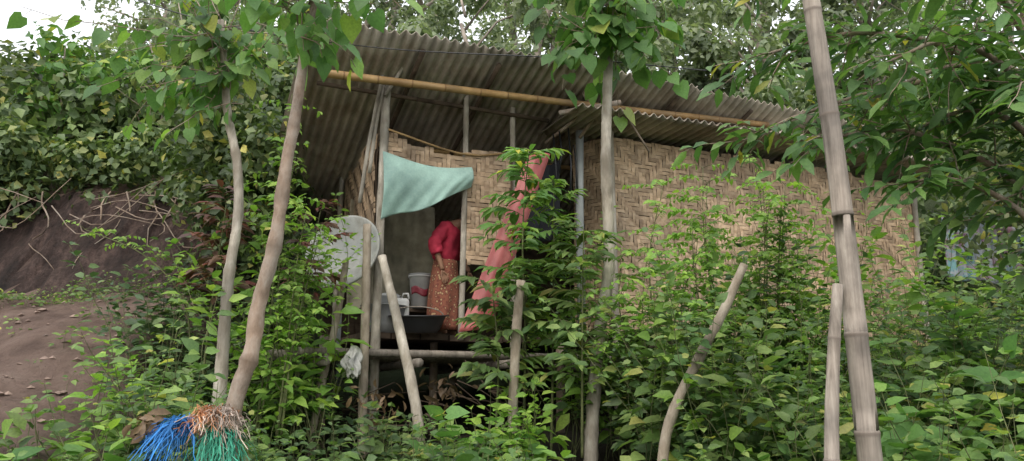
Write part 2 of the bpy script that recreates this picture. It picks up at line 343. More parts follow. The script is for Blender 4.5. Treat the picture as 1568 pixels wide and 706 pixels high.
# ------------------------------------------------------------------ household things
def cloth(name, fn, nu, nv, mat, parent=None, thick=.004):
    V=[];F=[]
    for j in range(nv+1):
        for i in range(nu+1): V.append(fn(i/nu,j/nv))
    for j in range(nv):
        for i in range(nu): a=j*(nu+1)+i; F.append((a,a+1,a+nu+2,a+nu+1))
    o=mesh_obj(name,V,F,mat,parent,True); s=o.modifiers.new('t','SOLIDIFY'); s.thickness=thick; return o
M_teal = noisemat('teal_tarp',[(.3,(.36,.57,.52)),(.5,(.42,.64,.58)),(.7,(.48,.70,.63))],50,None,.75,.15,.003,mott=.02)
def fteal(a,b):
    zt = 2.54-.06*a-.07*math.sin(a*math.pi); u=.0+1.0*a
    zb = 1.80+.46*a**1.25+.04*math.sin(a*9)*(1-a)
    z = zt+(zb-zt)*b
    return H(u, -.08-.045*math.sin(a*7+b*3)*(.3+b)*(1-a*.5)-.05*math.sin(b*3.1)-.008*math.sin(a*31+b*13)*b, z)
cloth('teal_tarpaulin', fteal, 60, 34, M_teal)
M_redt = noisemat('red_plastic_sheet',[(.3,(.36,.085,.085)),(.5,(.44,.12,.12)),(.7,(.50,.17,.16))],5,(1,1,.4),.5,.15,.006,spec=.4)
def fred(a,b):
    top=np.array([.30,8.30,2.62]); bot=np.array([-.38,7.98,.66]); c=top*(1-b)+bot*b
    w=.25+.08*b; ax=np.array([.95,.30,.10]); return c+ax*(a-.5)*w+np.array([.2,-.95,.1])*(.045*math.sin(a*3.14)+.004*math.cos(a*15)+.008*math.sin(b*7+a*2))
cloth('red_plastic_sheet', fred, 50, 40, M_redt)
M_beige = noisemat('beige_cloth',[(.3,(.24,.225,.165)),(.7,(.42,.39,.30))],5,None,.9,.2,.01)
cloth('beige_curtain', lambda a,b: H(-.05+1.05*a, 1.15+.03*math.sin(a*26)+.02*math.sin(a*9+b*4), 2.3-1.35*b), 60, 14, M_beige)
def lathe(name, prof, loc, mat, seg=40, tilt=(0,0,0), parent=None, thick=None, smooth=True):
    V=[];F=[]
    for (r,z) in prof:
        for j in range(seg): a=2*math.pi*j/seg; V.append((r*math.cos(a),r*math.sin(a),z))
    for k in range(len(prof)-1):
        for j in range(seg): a=k*seg+j; b=k*seg+(j+1)%seg; F.append((a,b,b+seg,a+seg))
    F.append(tuple(range(seg))[::-1])
    o=mesh_obj(name,V,F,mat,parent,smooth); o.location=loc; o.rotation_euler=tilt
    if thick: s=o.modifiers.new('t','SOLIDIFY'); s.thickness=thick
    return o
def plastic(name, col, rough=.4): return noisemat(name,[(.3,tuple(c*.8 for c in col)),(.7,col)],5,None,rough,.05,.002,spec=.5)
M_black=plastic('black_plastic',(.025,.027,.032)); M_white=plastic('white_plastic',(.80,.81,.80)); M_grey=plastic('grey_plastic',(.34,.35,.36)); M_steel=plastic('galvanised',(.42,.45,.46),.35)
wb=empty('washing_basin')
lathe('bowl',[(.19,0),(.22,.03),(.27,.14),(.285,.17),(.31,.175),(.31,.165)],(-.97,8.22,.665),M_black,parent=wb,thick=.005,tilt=(R(6),0,0))
tube('handle',[(-1.0+.29*math.cos(a),8.18,.83+.10*math.sin(a)) for a in np.linspace(0,math.pi,14)],.006,.006,M_oldbam,wb,seg=6)
tb=empty('dark_tub'); lathe('tub_body',[(.17,0),(.20,.1),(.23,.28),(.25,.285)],(-1.36,8.35,.665),M_grey,parent=tb,thick=.005)
lathe('tub_content',[(.0,.2),(.19,.2)],(-1.36,8.35,.665),M_black,parent=tb)
bk=empty('white_bucket'); lathe('bucket_body',[(.10,0),(.125,.36),(.135,.365),(.135,.345)],(-1.03,8.80,.98),M_white,parent=bk,thick=.004)
def band(a,bb): 
    an=-2.4+1.7*a; rr=.118+.008*bb; return (-1.03+rr*math.cos(an),8.80+rr*math.sin(an),1.12+.08*bb+.02*math.sin(a*6))
cloth('bucket_label',band,20,4,plastic('maroon_label',(.28,.04,.06)),bk,.001)
lathe('bucket_lid',[(.139,0),(.139,.018),(.05,.025),(0.01,.025)],(-1.03,8.80,1.345),M_grey,parent=bk)
bn=empty('wooden_bench')
def box(name,c,s,mat,parent=None,rot=0,bev=.006):
    x,y,z=[q/2 for q in s]; V=[(a*x,b_*y,c_*z) for c_ in(-1,1) for b_ in(-1,1) for a in(-1,1)]
    F=[(0,2,3,1),(4,5,7,6),(0,1,5,4),(2,6,7,3),(0,4,6,2),(1,3,7,5)]
    o=mesh_obj(name,V,F,mat,parent); o.location=c; o.rotation_euler=(0,0,rot); m=o.modifiers.new('b','BEVEL'); m.width=bev; m.segments=2; return o
box('bench_top',(-1.25,8.88,.955),(.95,.36,.04),M_oldwood,bn,TH)
for k,(dx,dy) in enumerate([(-.4,-.13),(.4,-.13),(-.4,.13),(.4,.13)]):
    box('bench_leg_%d'%(k+1),(-1.25+dx*cu-dy*su,8.88+dx*su+dy*cu,.80),(.05,.05,.27),M_oldwood,bn,TH)
jc=empty('white_jerrycan')
box('can_body',(-1.20,8.45,.87),(.18,.15,.36),M_white,jc,.4,.04)
lathe('can_cap',[(.03,0),(.03,.03),(.0,.035)],(-1.23,8.43,1.05),M_grey,parent=jc)
tube('can_handle',[(-1.19,8.45,1.04),(-1.17,8.45,1.10),(-1.12,8.45,1.10),(-1.11,8.45,1.04)],.012,.012,M_white,jc,seg=8)
pn=empty('cooking_pot'); lathe('pot_body',[(.10,0),(.13,.02),(.14,.12),(.15,.13)],(-1.38,8.80,.98),M_steel,parent=pn,thick=.004); lathe('pot_lid',[(.148,0),(.10,.03),(.02,.045),(.02,.065),(.0,.07)],(-1.38,8.80,1.112),M_steel,parent=pn)
sd=empty('satellite_dish')
prof=[(.02+.38*k/10,.11*(k/10)**2) for k in range(11)]+[(.415,.115),(.415,.10)]
lathe('dish_pan',prof,(-1.70,8.0,1.43),noisemat('dish_grey',[(.3,(.34,.36,.35)),(.7,(.48,.50,.48))],4,None,.6,.1,.003,stain=(3,None,(.24,.23,.2))),parent=sd,thick=.006,seg=56,tilt=(R(72),0,R(-18)))
tube('dish_mast',[(-1.78,8.15,0),(-1.78,8.15,1.5)],.022,.022,M_steel,sd,seg=10)
tube('drain_pipe',[H(2.38,-.05,3.10),H(2.36,-.05,2.3),H(2.36,-.05,.7)],.048,.048,M_steel,seg=16)
hs=empty('hanging_tools')
for k,(u,z,l) in enumerate([(2.0,3.0,.75),(2.08,3.05,.5),(2.2,3.1,.9),(2.27,2.9,.6)]):
    tube('cord_%d'%(k+1),[H(u,-.1,z),H(u+.03,-.1,z-l*.5),H(u+rng.normal()*.03,-.1,z-l)],.009,.012,M_black,hs,seg=6)
cloth('dark_cloth',lambda a,b:H(1.72+.42*a,.05+.03*math.sin(a*17),2.75-.9*b-.1*math.sin(a*3)),30,10,plastic('navy_cloth',(.02,.022,.03),.9),hs)
ln=empty('hanging_laundry')
def fabric(name,c1,c2,c3):
    m,nt,b,o=newmat(name); n=noise(nt,5,3); v=nt.nodes.new('ShaderNodeTexVoronoi'); v.inputs['Scale'].default_value=12
    r=ramp(nt,[(.38,c1),(.5,c2),(.6,c3)]); nt.links.new(n.outputs['Fac'],r.inputs['Fac']); rv=ramp(nt,[(.15,(.6,.7,.8)),(.3,(1,1,1))]); nt.links.new(v.outputs['Distance'],rv.inputs['Fac'])
    nt.links.new(mixc(nt,1.,r.outputs['Color'],rv.outputs['Color'],'MULTIPLY'),b.inputs['Base Color']); b.inputs['Roughness'].default_value=.9; return m
for k,(u0,w,cc) in enumerate([(8.15,.56,((.38,.18,.30),(.40,.40,.44),(.20,.38,.40))),(8.75,.56,((.33,.37,.43),(.45,.46,.50),(.40,.25,.36))),(9.38,.7,((.16,.32,.40),(.42,.45,.47),(.42,.22,.28)))]):
    cloth('cloth_%d'%(k+1),lambda a,b:H(u0+w*a,-.3+.045*math.sin(a*19+k),2.58-.9*b-.05*math.sin(a*3.1)),36,12,fabric('batik_%d'%k,*cc),ln)
tube('clothes_line',[H(7.9,-.3,2.60),H(9,-.3,2.55),H(10.3,-.3,2.60)],.005,.005,M_black,ln,seg=5)
tube('overhead_wire',[(-5,7.2,4.4),(-3.2,7.25,3.72),(-1.4,7.3,3.42),(.6,7.35,3.32),(2.0,7.6,3.3)],.006,.006,M_black,seg=5,step=.2)
def fbag(a,b):
    an=a*6.283; r=(.02+.055*math.sin(min(1,b*1.15)*2.6))*(1+.25*math.sin(an*5+b*6)+.12*math.sin(an*11-b*9)); return (-1.42+r*math.cos(an)+.012*math.sin(b*9),7.12+r*.7*math.sin(an),.46-.27*b+.02*math.sin(an*3)*b)
cloth('plastic_bag',fbag,60,20,noisemat('dirty_white_plastic',[(.3,(.42,.42,.40)),(.7,(.68,.68,.66))],14,None,.4,.4,.01),None,.001)
br=Tubes()
for k in range(22):
    x=rng.uniform(-1.6,.3); y=rng.uniform(7.4,8.2); z=-.25+rng.uniform(0,.35); a=rng.normal()*.4; l=rng.uniform(.2,.8)
    br.add([(x-l/2,y,z-a*l/2),(x,y+rng.normal()*.03,z+rng.normal()*.03),(x+l/2,y+rng.normal()*.1,z+a*l/2)], rng.uniform(.004,.014),.004,seg=6,wob=.05)
br.make('brushwood_pile',M_oldwood)

rb=empty('rope_rag_bundle')
tube('stake',[(-1.66,4.45,-1.0),(-1.66,4.45,-.18)],.05,.05,M_bark2,rb,seg=10,step=.1,wob=.05)
def ribbons(name,c,col,n,drx,drz,L,w):
    V=[];F=[]
    for k in range(n):
        p=np.array(c)+rng.normal(size=3)*np.array([.03,.03,.015]); d=np.array([drx+rng.normal()*.45,-.25+rng.normal()*.5,drz+rng.normal()*.25]); d=nrm(d)
        l=L*rng.uniform(.4,1.3); sd_=nrm(np.cross(d,[0,0,1.])+rng.normal(size=3)*.5)*w*rng.uniform(.4,1.3); b=len(V); ns=8
        for s in range(ns):
            t=s/(ns-1); q=p+d*l*t+np.array([0,0,-1.])*l*t*t*.9+rng.normal(size=3)*.008; V+= [q-sd_*(1-.5*t),q+sd_*(1-.5*t)]
        for s in range(ns-1): F.append((b+2*s,b+2*s+1,b+2*s+3,b+2*s+2))
    m=noisemat(name+'_mat',[(.3,tuple(q*.6 for q in col)),(.7,col)],20,None,.7,.1,.002,island=.35); mesh_obj(name,V,F,m,rb)
ribbons('blue_strands',(-1.76,4.38,-.14),(.05,.28,.75),300,-.5,.15,.19,.004)
ribbons('orange_strands',(-1.62,4.36,-.09),(.78,.36,.18),220,-.1,.5,.15,.0035)
ribbons('pale_strands',(-1.58,4.35,-.10),(.66,.54,.46),200,.3,.5,.17,.0035)
ribbons('green_strands',(-1.56,4.34,-.17),(.08,.45,.30),280,.2,-.3,.18,.004)

# ------------------------------------------------------------------ person
per=empty('woman_in_red_jacket')
fx=np.array([.95,-.31,0]); sx=np.array([.31,.95,0]); PB=np.array([-.76,8.66,.665])
def W(f,s,z): return PB+fx*f+sx*s+np.array([0,0,z*.96])
def skin(name,pts,edges,rad,mat,lv=2,disp=0):
    me=bpy.data.meshes.new(name); me.from_pydata([tuple(W(*p)) for p in pts],edges,[]); me.materials.append(mat)
    o=link(bpy.data.objects.new(name,me),per); o.modifiers.new('Skin','SKIN')
    for i,r in enumerate(rad):
        me.skin_vertices[0].data[i].radius=(r,r); me.skin_vertices[0].data[i].use_root=(i==0)
    s=o.modifiers.new('s','SUBSURF'); s.levels=lv; s.render_levels=lv
    if disp:
        tx=bpy.data.textures.new('folds','CLOUDS'); tx.noise_scale=.07; d=o.modifiers.new('d','DISPLACE'); d.texture=tx; d.strength=disp; d.texture_coords='GLOBAL'; d.mid_level=.5
    o.modifiers['Skin'].use_smooth_shade=True
    return o
M_skin=noisemat('skin',[(.3,(.28,.155,.10)),(.7,(.38,.215,.14))],10,None,.55,.05,.002)
M_jack=noisemat('red_jacket_cloth',[(.3,(.42,.03,.06)),(.7,(.62,.05,.10))],12,None,.8,.3,.01)
M_hair=noisemat('black_hair',[(.3,(.012,.010,.009)),(.7,(.03,.026,.024))],40,None,.5,.3,.004)
pts=[(0,0,.80),(.02,0,1.0),(.07,0,1.18),(.14,0,1.28),(.22,0,1.31),(.29,0,1.33),
     (.08,.14,1.24),(.10,.21,1.02),(.20,.17,.82),(.25,.15,.74),
     (.08,-.14,1.24),(-.02,-.22,1.00),(.05,-.20,.80),(.07,-.19,.72),
     (0,.09,.76),(.04,.09,.42),(0,.09,.08),(.12,.10,.03),
     (0,-.09,.76),(.02,-.09,.42),(-.02,-.09,.08),(.10,-.10,.03)]
ed=[(0,1),(1,2),(2,3),(3,4),(4,5),(2,6),(6,7),(7,8),(8,9),(2,10),(10,11),(11,12),(12,13),(0,14),(14,15),(15,16),(16,17),(0,18),(18,19),(19,20),(20,21)]
rd=[.11,.10,.11,.07,.045,.045,.05,.04,.026,.024,.05,.04,.028,.026,.08,.055,.035,.03,.08,.055,.035,.03]
skin('body',pts,ed,rd,M_skin)
for side,(w,s0) in enumerate([((.25,.15,.74),1),((.07,-.19,.72),-1)]):
    for k in range(5):
        if k<4:
            o=-.03+.02*k; l=[.075,.088,.082,.065][k]
            pp=[(w[0]+.0,w[1]+o*.6,w[2]),(w[0]+.012+o*.5,w[1]+o,w[2]-.07),(w[0]+.03+o*.5,w[1]+o,w[2]-.07-l*.55),(w[0]+.025+o*.5,w[1]+o*.95,w[2]-.07-l)]
            skin('finger_%d_%d'%(side,k),pp,[(0,1),(1,2),(2,3)],[.014,.010,.0085,.007],M_skin)
        else:
            pp=[(w[0],w[1]-.01,w[2]-.01),(w[0]+.04,w[1]-.03*s0,w[2]-.045),(w[0]+.055,w[1]-.03*s0,w[2]-.09)]
            skin('thumb_%d'%side,pp,[(0,1),(1,2)],[.015,.011,.008],M_skin)
skin('red_jacket',[(0,0,.80),(.02,0,.98),(.06,0,1.18),(.14,0,1.265),(.07,.15,1.23),(.09,.22,1.03),(.17,.185,.90),(.07,-.15,1.23),(-.03,-.23,1.03),(.01,-.215,.93),(.02,-.21,.90)],
     [(0,1),(1,2),(2,3),(2,4),(4,5),(5,6),(2,7),(7,8),(8,9),(9,10)],[.165,.145,.135,.085,.07,.075,.065,.075,.085,.075,.06],M_jack,3,.035)
m,nt,b_,o_=newmat('batik_sarong'); v=nt.nodes.new('ShaderNodeTexVoronoi'); v.inputs['Scale'].default_value=26; tc=nt.nodes.new('ShaderNodeTexCoord'); nt.links.new(tc.outputs['Object'],v.inputs['Vector'])
r=ramp(nt,[(.2,(.50,.34,.18)),(.35,(.16,.045,.035)),(.6,(.28,.10,.06))]); nt.links.new(v.outputs['Distance'],r.inputs['Fac']); nt.links.new(r.outputs['Color'],b_.inputs['Base Color']); b_.inputs['Roughness'].default_value=.9
def fsar(a,b):
    an=a*6.2832; r_=.135+.03*b+.018*b*math.sin(an*7+b*3)+.02*math.sin(b*3.1); return W(.0+r_*.95*math.cos(an)+.02*(1-b),r_*1.05*math.sin(an),.86-.80*b)
cloth('sarong',fsar,80,16,m,per,.004)
bpy.ops.mesh.primitive_uv_sphere_add(segments=32,ring_count=20,radius=1); hd=bpy.context.object; hd.name='head'
for v in hd.data.vertices:
    x,y,z=v.co; f=1.0-.22*max(0,-z)**1.3
    fxx=x*.092*(1-.12*max(0,-z)); 
    if x>0: fxx+= .022*math.exp(-((y/.16)**2))*math.exp(-(((z+.12)/.18)**2))
    if x>0: fxx-= .008*math.exp(-(((abs(y)-.38)/.16)**2))*math.exp(-(((z-.08)/.13)**2))
    if x>0: fxx+= .007*math.exp(-((y/.25)**2))*math.exp(-(((z+.48)/.1)**2))
    v.co=(fxx,y*.072*f,z*.105)
for p in hd.data.polygons: p.use_smooth=True
hd.data.materials.append(M_skin); hd.parent=per
hc=W(.38,0,1.36); hd.location=hc; yaw=math.atan2(fx[1],fx[0]); hd.rotation_euler=(0,R(42),yaw)
bpy.ops.mesh.primitive_uv_sphere_add(segments=28,ring_count=18,radius=1); hr=bpy.context.object; hr.name='hair'
for v in hr.data.vertices:
    x,y,z=v.co; k=1.0
    if x>.35 and z<.55: k=.82
    v.co=(x*.100*k-.008,y*.080*k,z*.108*k+.008+(0.0 if z>-.3 else .03))
hr.data.materials.append(M_hair); hr.parent=per; hr.location=hc; hr.rotation_euler=(0,R(42),yaw)
for p in hr.data.polygons: p.use_smooth=True
for s_ in (-1,1):
    bpy.ops.mesh.primitive_uv_sphere_add(segments=12,ring_count=8,radius=.011); e=bpy.context.object; e.name='eye_%d'%(s_+2); e.data.materials.append(M_white); e.parent=hd; e.location=(.078,s_*.028,.008)
    bpy.ops.mesh.primitive_uv_sphere_add(segments=12,ring_count=8,radius=.018); e=bpy.context.object; e.name='ear_%d'%(s_+2); e.data.materials.append(M_skin); e.parent=hd; e.location=(-.005,s_*.073,-.005); e.scale=(.8,.35,1.5)
bpy.ops.mesh.primitive_uv_sphere_add(segments=16,ring_count=10,radius=.03); e=bpy.context.object; e.name='hair_bun'; e.data.materials.append(M_hair); e.parent=hd; e.location=(-.08,0,-.06)

# ------------------------------------------------------------------ trees with heart-shaped leaves
def twig_leaves(lv, tb_, start, dirn, length, nleaf, L, W_, petiole=.08, droop=.5, r=.006):
    d=nrm(np.array(dirn,float)); p=[np.array(start,float)]
    k=5
    for i in range(k):
        d=nrm(d+rng.normal(size=3)*.16+np.array([0,0,-.06])); p.append(p[-1]+d*length/k)
    tb_.add(p,r,r*.4,seg=5,cap=False)
    for i in range(nleaf):
        t=(i+.6)/nleaf*k; j=min(int(t),k-1); q=p[j]*(1-(t-j))+p[j+1]*(t-j)
        out=rng.normal(size=3); out=nrm(out-d*(out@d)+d*.5); out[2]-=droop*.3
        e=q+out*petiole*rng.uniform(.5,1.2); tb_.add([q,e],.0025,.002,seg=3,cap=False)
        D=nrm(out*np.array([1,1,.4])+np.array([0,0,-droop])); nn=nrm(np.array([rng.normal()*.5,rng.normal()*.5-.35,1.]))
        l=L*rng.uniform(.5,1.25); lv.add(e,D,nn,l,l*W_/L)
    return p
def tree(name, trunk, r0, r1, mat, crown, lmat, L, W_, T=T_HE, nleaf=9, droop=.8, knots=.05, petiole=.08):
    e=empty(name); tk=Tubes(); tk.add(trunk,r0,r1,seg=12,step=.06,wob=.045,knots=knots); tw=Tubes(); lv=Leaves()
    for (start,dirn,length,n) in crown:
        for _ in range(n):
            s=np.array(start)+rng.normal(size=3)*.05; d=np.array(dirn)+rng.normal(size=3)*.55
            twig_leaves(lv,tw,s,d,length*rng.uniform(.6,1.2),nleaf,L,W_,petiole,droop)
    tk.make('trunk',mat,e); tw.make('branches',M_bark2,e); lv.make('leaves',lmat,T,e); return e
tree('young_heart_leaf_tree', [(-1.70,4.8,-1.0),(-1.66,4.8,-.12),(-1.57,4.8,.27),(-1.555,4.82,.55),(-1.47,4.8,.95),(-1.43,4.8,1.45),(-1.395,4.8,1.75),(-1.346,4.8,2.30),(-1.30,4.8,2.8),(-1.3,4.8,3.4)], .058,.022, M_bark2,
   [((-1.34,4.75,2.42),(-.6,-.3,.5),.42,5),((-1.34,4.75,2.45),(.6,-.2,.4),.45,5),((-1.32,4.8,2.7),(-.7,.0,.2),.5,6),((-1.3,4.8,2.7),(.8,0,.1),.6,5),((-1.3,4.8,3.2),(0,0,.6),.5,8),((-1.37,4.8,2.2),(.7,-.1,-.1),.18,1)],
   M_heart,.15,.14,nleaf=6,knots=.14)
tree('slender_heart_leaf_tree', [(-2.36,6.5,-.3),(-2.36,6.5,.3),(-2.36,6.5,.955),(-2.32,6.5,1.5),(-2.36,6.5,1.97),(-2.47,6.5,2.4),(-2.52,6.5,2.75),(-2.6,6.5,3.3)], .055,.026, M_post,
   [((-2.52,6.45,2.75),(-.9,-.2,.4),.7,9),((-2.52,6.45,2.8),(.7,-.2,.3),.6,6),((-2.55,6.45,3.0),(-.5,0,.6),.8,10),((-2.6,6.45,3.2),(.7,0,.3),.8,8),((-2.45,6.4,2.5),(-.6,-.2,-.1),.45,3),((-2.6,6.45,3.0),(-1,-.1,.5),1.3,6)],
   M_heart,.14,.12,nleaf=8,knots=.08)
tree('heart_leaf_tree', [(.66,7.0,-.7),(.71,7.1,-.12),(.80,7.2,.6),(.89,7.25,1.1),(.91,7.25,1.45),(.90,7.25,2.2),(.93,7.25,2.9),(.96,7.25,3.4),(1.0,7.2,4.2)], .062,.042, M_post,
   [((.96,7.1,3.45),(-.9,-.2,.25),.75,9),((.96,7.1,3.5),(.9,-.2,.2),.7,8),((.96,7.05,3.4),(-.2,-.6,.1),.5,5),((.97,7.15,3.8),(-.7,0,.2),.9,9),((.97,7.15,3.8),(.7,0,.2),.9,9),((1.0,7.1,4.0),(0,-.2,.5),.7,8)],
   M_heart,.18,.165,nleaf=8,knots=.07)

# custard apple tree at right
ct=empty('custard_apple_tree'); tk=Tubes(); tw=Tubes(); lv=Leaves()
tk.add([(4.05,5.3,-1.0),(3.95,5.3,0),(3.8,5.3,1.1),(3.75,5.2,2.2),(3.7,5.2,3.4)],.13,.07,seg=12,step=.12,wob=.04)
limbs=[[(3.8,5.3,1.2),(3.2,5.1,1.55),(2.6,4.95,1.72),(2.05,4.9,1.66)],[(3.76,5.2,1.9),(3.1,5.1,2.35),(2.4,5.0,2.45),(1.75,4.95,2.28)],
       [(3.75,5.2,2.3),(3.1,4.8,2.85),(2.5,4.7,2.95),(1.9,4.7,2.75)],[(3.82,5.3,.8),(3.3,5.0,1.2),(2.8,4.8,1.35),(2.5,4.75,1.32)],
       [(3.78,5.2,1.7),(3.2,4.7,2.0),(2.7,4.5,2.15),(2.3,4.45,2.0)],[(3.75,5.2,2.6),(3.3,5.2,3.2),(2.5,5.3,3.3),(1.9,5.3,3.1)],[(3.8,5.3,1.4),(3.5,4.6,1.7),(3.1,4.3,1.8),(2.9,4.2,1.75)],
       [(3.76,5.2,2.1),(3.1,5.5,2.3),(2.3,5.7,2.15),(1.8,5.8,1.95)],[(3.75,5.2,2.3),(3.4,4.4,2.5),(2.9,4.1,2.5),(2.5,4.0,2.3)],
       [(3.8,5.3,1.3),(3.4,5.0,1.75),(3.0,4.9,1.85),(2.6,4.9,1.7)],[(3.76,5.2,2.0),(3.3,4.9,2.15),(2.8,4.8,2.1),(2.35,4.8,1.9)]]
for lb in limbs:
    pts_=tk.add(lb,.032,.009,seg=7,step=.12,wob=.04)
    n=len(pts_)
    for i in range(int(n*.2),n):
        for _ in range(2):
            d=nrm(pts_[min(i+1,n-1)]-pts_[max(i-1,0)]); dd=nrm(d*.7+rng.normal(size=3)*np.array([.6,.6,.45]))
            l=rng.uniform(.25,.55); q=[np.array(pts_[i])]
            for k in range(6): dd=nrm(dd+rng.normal(size=3)*.1+np.array([0,0,-.03])); q.append(q[-1]+dd*l/6)
            tw.add(q,.006,.002,seg=4,cap=False)
            sd_=nrm(np.cross(dd,[0,0,1.]))
            m_=int(l/.055)
            for k in range(m_):
                t=(k+.5)/m_*6; j=min(int(t),5); p=q[j]*(1-t+j)+q[j+1]*(t-j); s_=1 if k%2 else -1
                D=nrm(sd_*s_*.85+dd*.6+np.array([0,0,-.1])+rng.normal(size=3)*.15); L_=rng.uniform(.12,.23)
                lv.add(p,D,nrm(np.array([0,-.4,1.])+rng.normal(size=3)*.35),L_,L_*.36)
tk.make('trunk_and_limbs',M_bark2,ct); tw.make('twigs',M_bark2,ct); lv.make('leaves',M_cust,T_LA,ct)

# ------------------------------------------------------------------ pinnate saplings
def pinnate(name, base, stem, nfrond, flen, mat=M_comp, ll=.035, lw=.02, z0=.35, nst=3, spread=.22):
    e=empty(name); tb_=Tubes(); lv=Leaves()
    for si in range(nst):
        off=np.array([rng.normal()*spread,rng.normal()*spread*.5,0.]); hs_=1 if si==0 else rng.uniform(.72,.95)
        b0=np.array(base,float); stp=[b0]+[np.array(q,float)+(off*((k+1)/len(stem)) if si else 0) for k,q in enumerate(stem)]
        stp=[np.array([q[0]+rng.normal()*.02,q[1],b0[2]+(q[2]-b0[2])*hs_]) for q in stp]
        pts_=tb_.add(stp,.011,.003,seg=6,step=.1); n=len(pts_)
        for k in range(nfrond):
            t=z0+(1-z0)*(k+.5)/nfrond; p=pts_[min(n-1,int(t*n))]; a=k*2.4+rng.normal()*.5
            d=nrm(np.array([math.cos(a),math.sin(a),rng.uniform(.5,1.1)])); l=flen*rng.uniform(.6,1.2)*(1.1-.4*t); q=[p]
            for i in range(8): d=nrm(d+np.array([0,0,-.13])+rng.normal(size=3)*.05); q.append(q[-1]+d*l/8)
            tb_.add(q,.003,.001,seg=3,cap=False)
            m_=int(l/(ll*.66)); s=nrm(np.cross(q[4]-q[0],[0,0,1.])); tilt=nrm(np.array([rng.normal()*.3,-.55+rng.normal()*.25,.9]))
            for i in range(2,m_+1):
                tt=i/m_*8; j=min(int(tt),7); pp=q[j]*(1-tt+j)+q[j+1]*(tt-j); dd=nrm(q[j+1]-q[j])
                for sg in (-1,1):
                    if rng.random()<.08: continue
                    L_=ll*rng.uniform(.75,1.25); lv.add(pp,nrm(s*sg+dd*.35+np.array([0,0,-.25])+rng.normal(size=3)*.18),nrm(tilt+rng.normal(size=3)*.3),L_,L_*lw/ll)
    tb_.make('stem',M_stem,e); lv.make('leaflets',mat,T_OV,e)
pinnate('pinnate_sapling',(1.75,6.9,-.5),[(1.8,6.9,.6),(1.72,6.9,1.4),(1.75,6.9,2.05)],28,.44,ll=.065,lw=.044,nst=4)
pinnate('pinnate_sapling',(2.3,7.1,-.5),[(2.25,7.1,.6),(2.3,7.1,1.4),(2.28,7.1,2.20)],26,.42,ll=.062,lw=.042,nst=5)
pinnate('pinnate_sapling',(1.2,6.9,-.5),[(1.25,6.9,.4),(1.23,6.9,1.2),(1.35,6.9,1.85)],24,.42,ll=.06,lw=.042,nst=4)
pinnate('pinnate_sapling',(-2.15,6.9,-.3),[(-2.1,6.9,.8),(-2.13,6.9,1.8),(-2.05,6.9,2.75)],28,.42,ll=.075,lw=.046,z0=.3,nst=2,spread=.12)
pinnate('pinnate_sapling',(-1.95,6.8,-.3),[(-1.9,6.8,.5),(-1.85,6.8,1.1),(-1.8,6.8,1.6)],20,.34,ll=.065,lw=.042,z0=.4,nst=3,spread=.15)
pinnate('pinnate_sapling',(-2.9,7.2,0),[(-3.0,7.1,.8),(-3.3,7.0,1.25),(-3.9,7.0,1.5)],22,.30,ll=.055,lw=.035,nst=1)
def lance(name, stem, n, L, mat, r=.014, z0=.3, w=.28):
    e=empty(name); tb_=Tubes(); lv=Leaves(); pts_=tb_.add(stem,r,r*.35,seg=6,step=.06); m_=len(pts_)
    for k in range(n):
        t=z0+(1-z0)*(k+.5)/n; p=pts_[min(m_-1,int(t*m_))]; a=k*2.4+rng.normal()*.4
        d=nrm(np.array([math.cos(a),math.sin(a),rng.uniform(.4,1)])); l0=L*1.3*rng.uniform(.6,1.15)*(1.15-.5*t); q=[p]
        for i in range(6): d=nrm(d+np.array([0,0,-.09])+rng.normal(size=3)*.05); q.append(q[-1]+d*l0/6)
        tb_.add(q,.004,.002,seg=4,cap=False); s=nrm(np.cross(d,[0,0,1.]))
        for i in range(1,7):
            for sg in (-1,1):
                L_=L*.5*rng.uniform(.7,1.3); lv.add(q[i],nrm(s*sg*.8+d*.7+np.array([0,0,-.2])+rng.normal(size=3)*.15),nrm(np.array([0,-.5,1.])+rng.normal(size=3)*.25),L_,L_*w)
        lv.add(q[6],d,np.array([0,-.3,1.]),L*.55,L*.55*w)
    tb_.make('stem',M_stem,e); lv.make('leaves',mat,T_LA,e)
lance('broadleaf_sapling',[(.10,7.2,-.5),(.12,7.2,.6),(.10,7.2,1.5),(.16,7.2,2.32)],36,.32,M_heart,z0=.35,w=.36)
lance('broadleaf_sapling',[(.35,7.3,-.5),(.38,7.3,.6),(.40,7.3,1.95)],24,.30,M_comp,z0=.35,w=.36)
lance('broadleaf_sapling',[(-.15,7.0,-.5),(-.12,7.0,.3),(-.18,7.0,1.0)],22,.32,M_weed,z0=.35,w=.38)
lance('broadleaf_sapling',[(.6,7.0,-.5),(.62,7.0,.5),(.65,7.0,1.5)],26,.32,M_weed,z0=.3,w=.38)
lance('reddish_sapling',[(-2.75,7.1,0),(-2.7,7.1,1.0),(-2.65,7.1,1.75)],16,.3,M_red,z0=.45,w=.42)
lance('reddish_sapling',[(-2.0,7.4,0),(-1.95,7.4,1.0),(-1.85,7.4,1.75)],14,.26,M_red,z0=.5,w=.42)

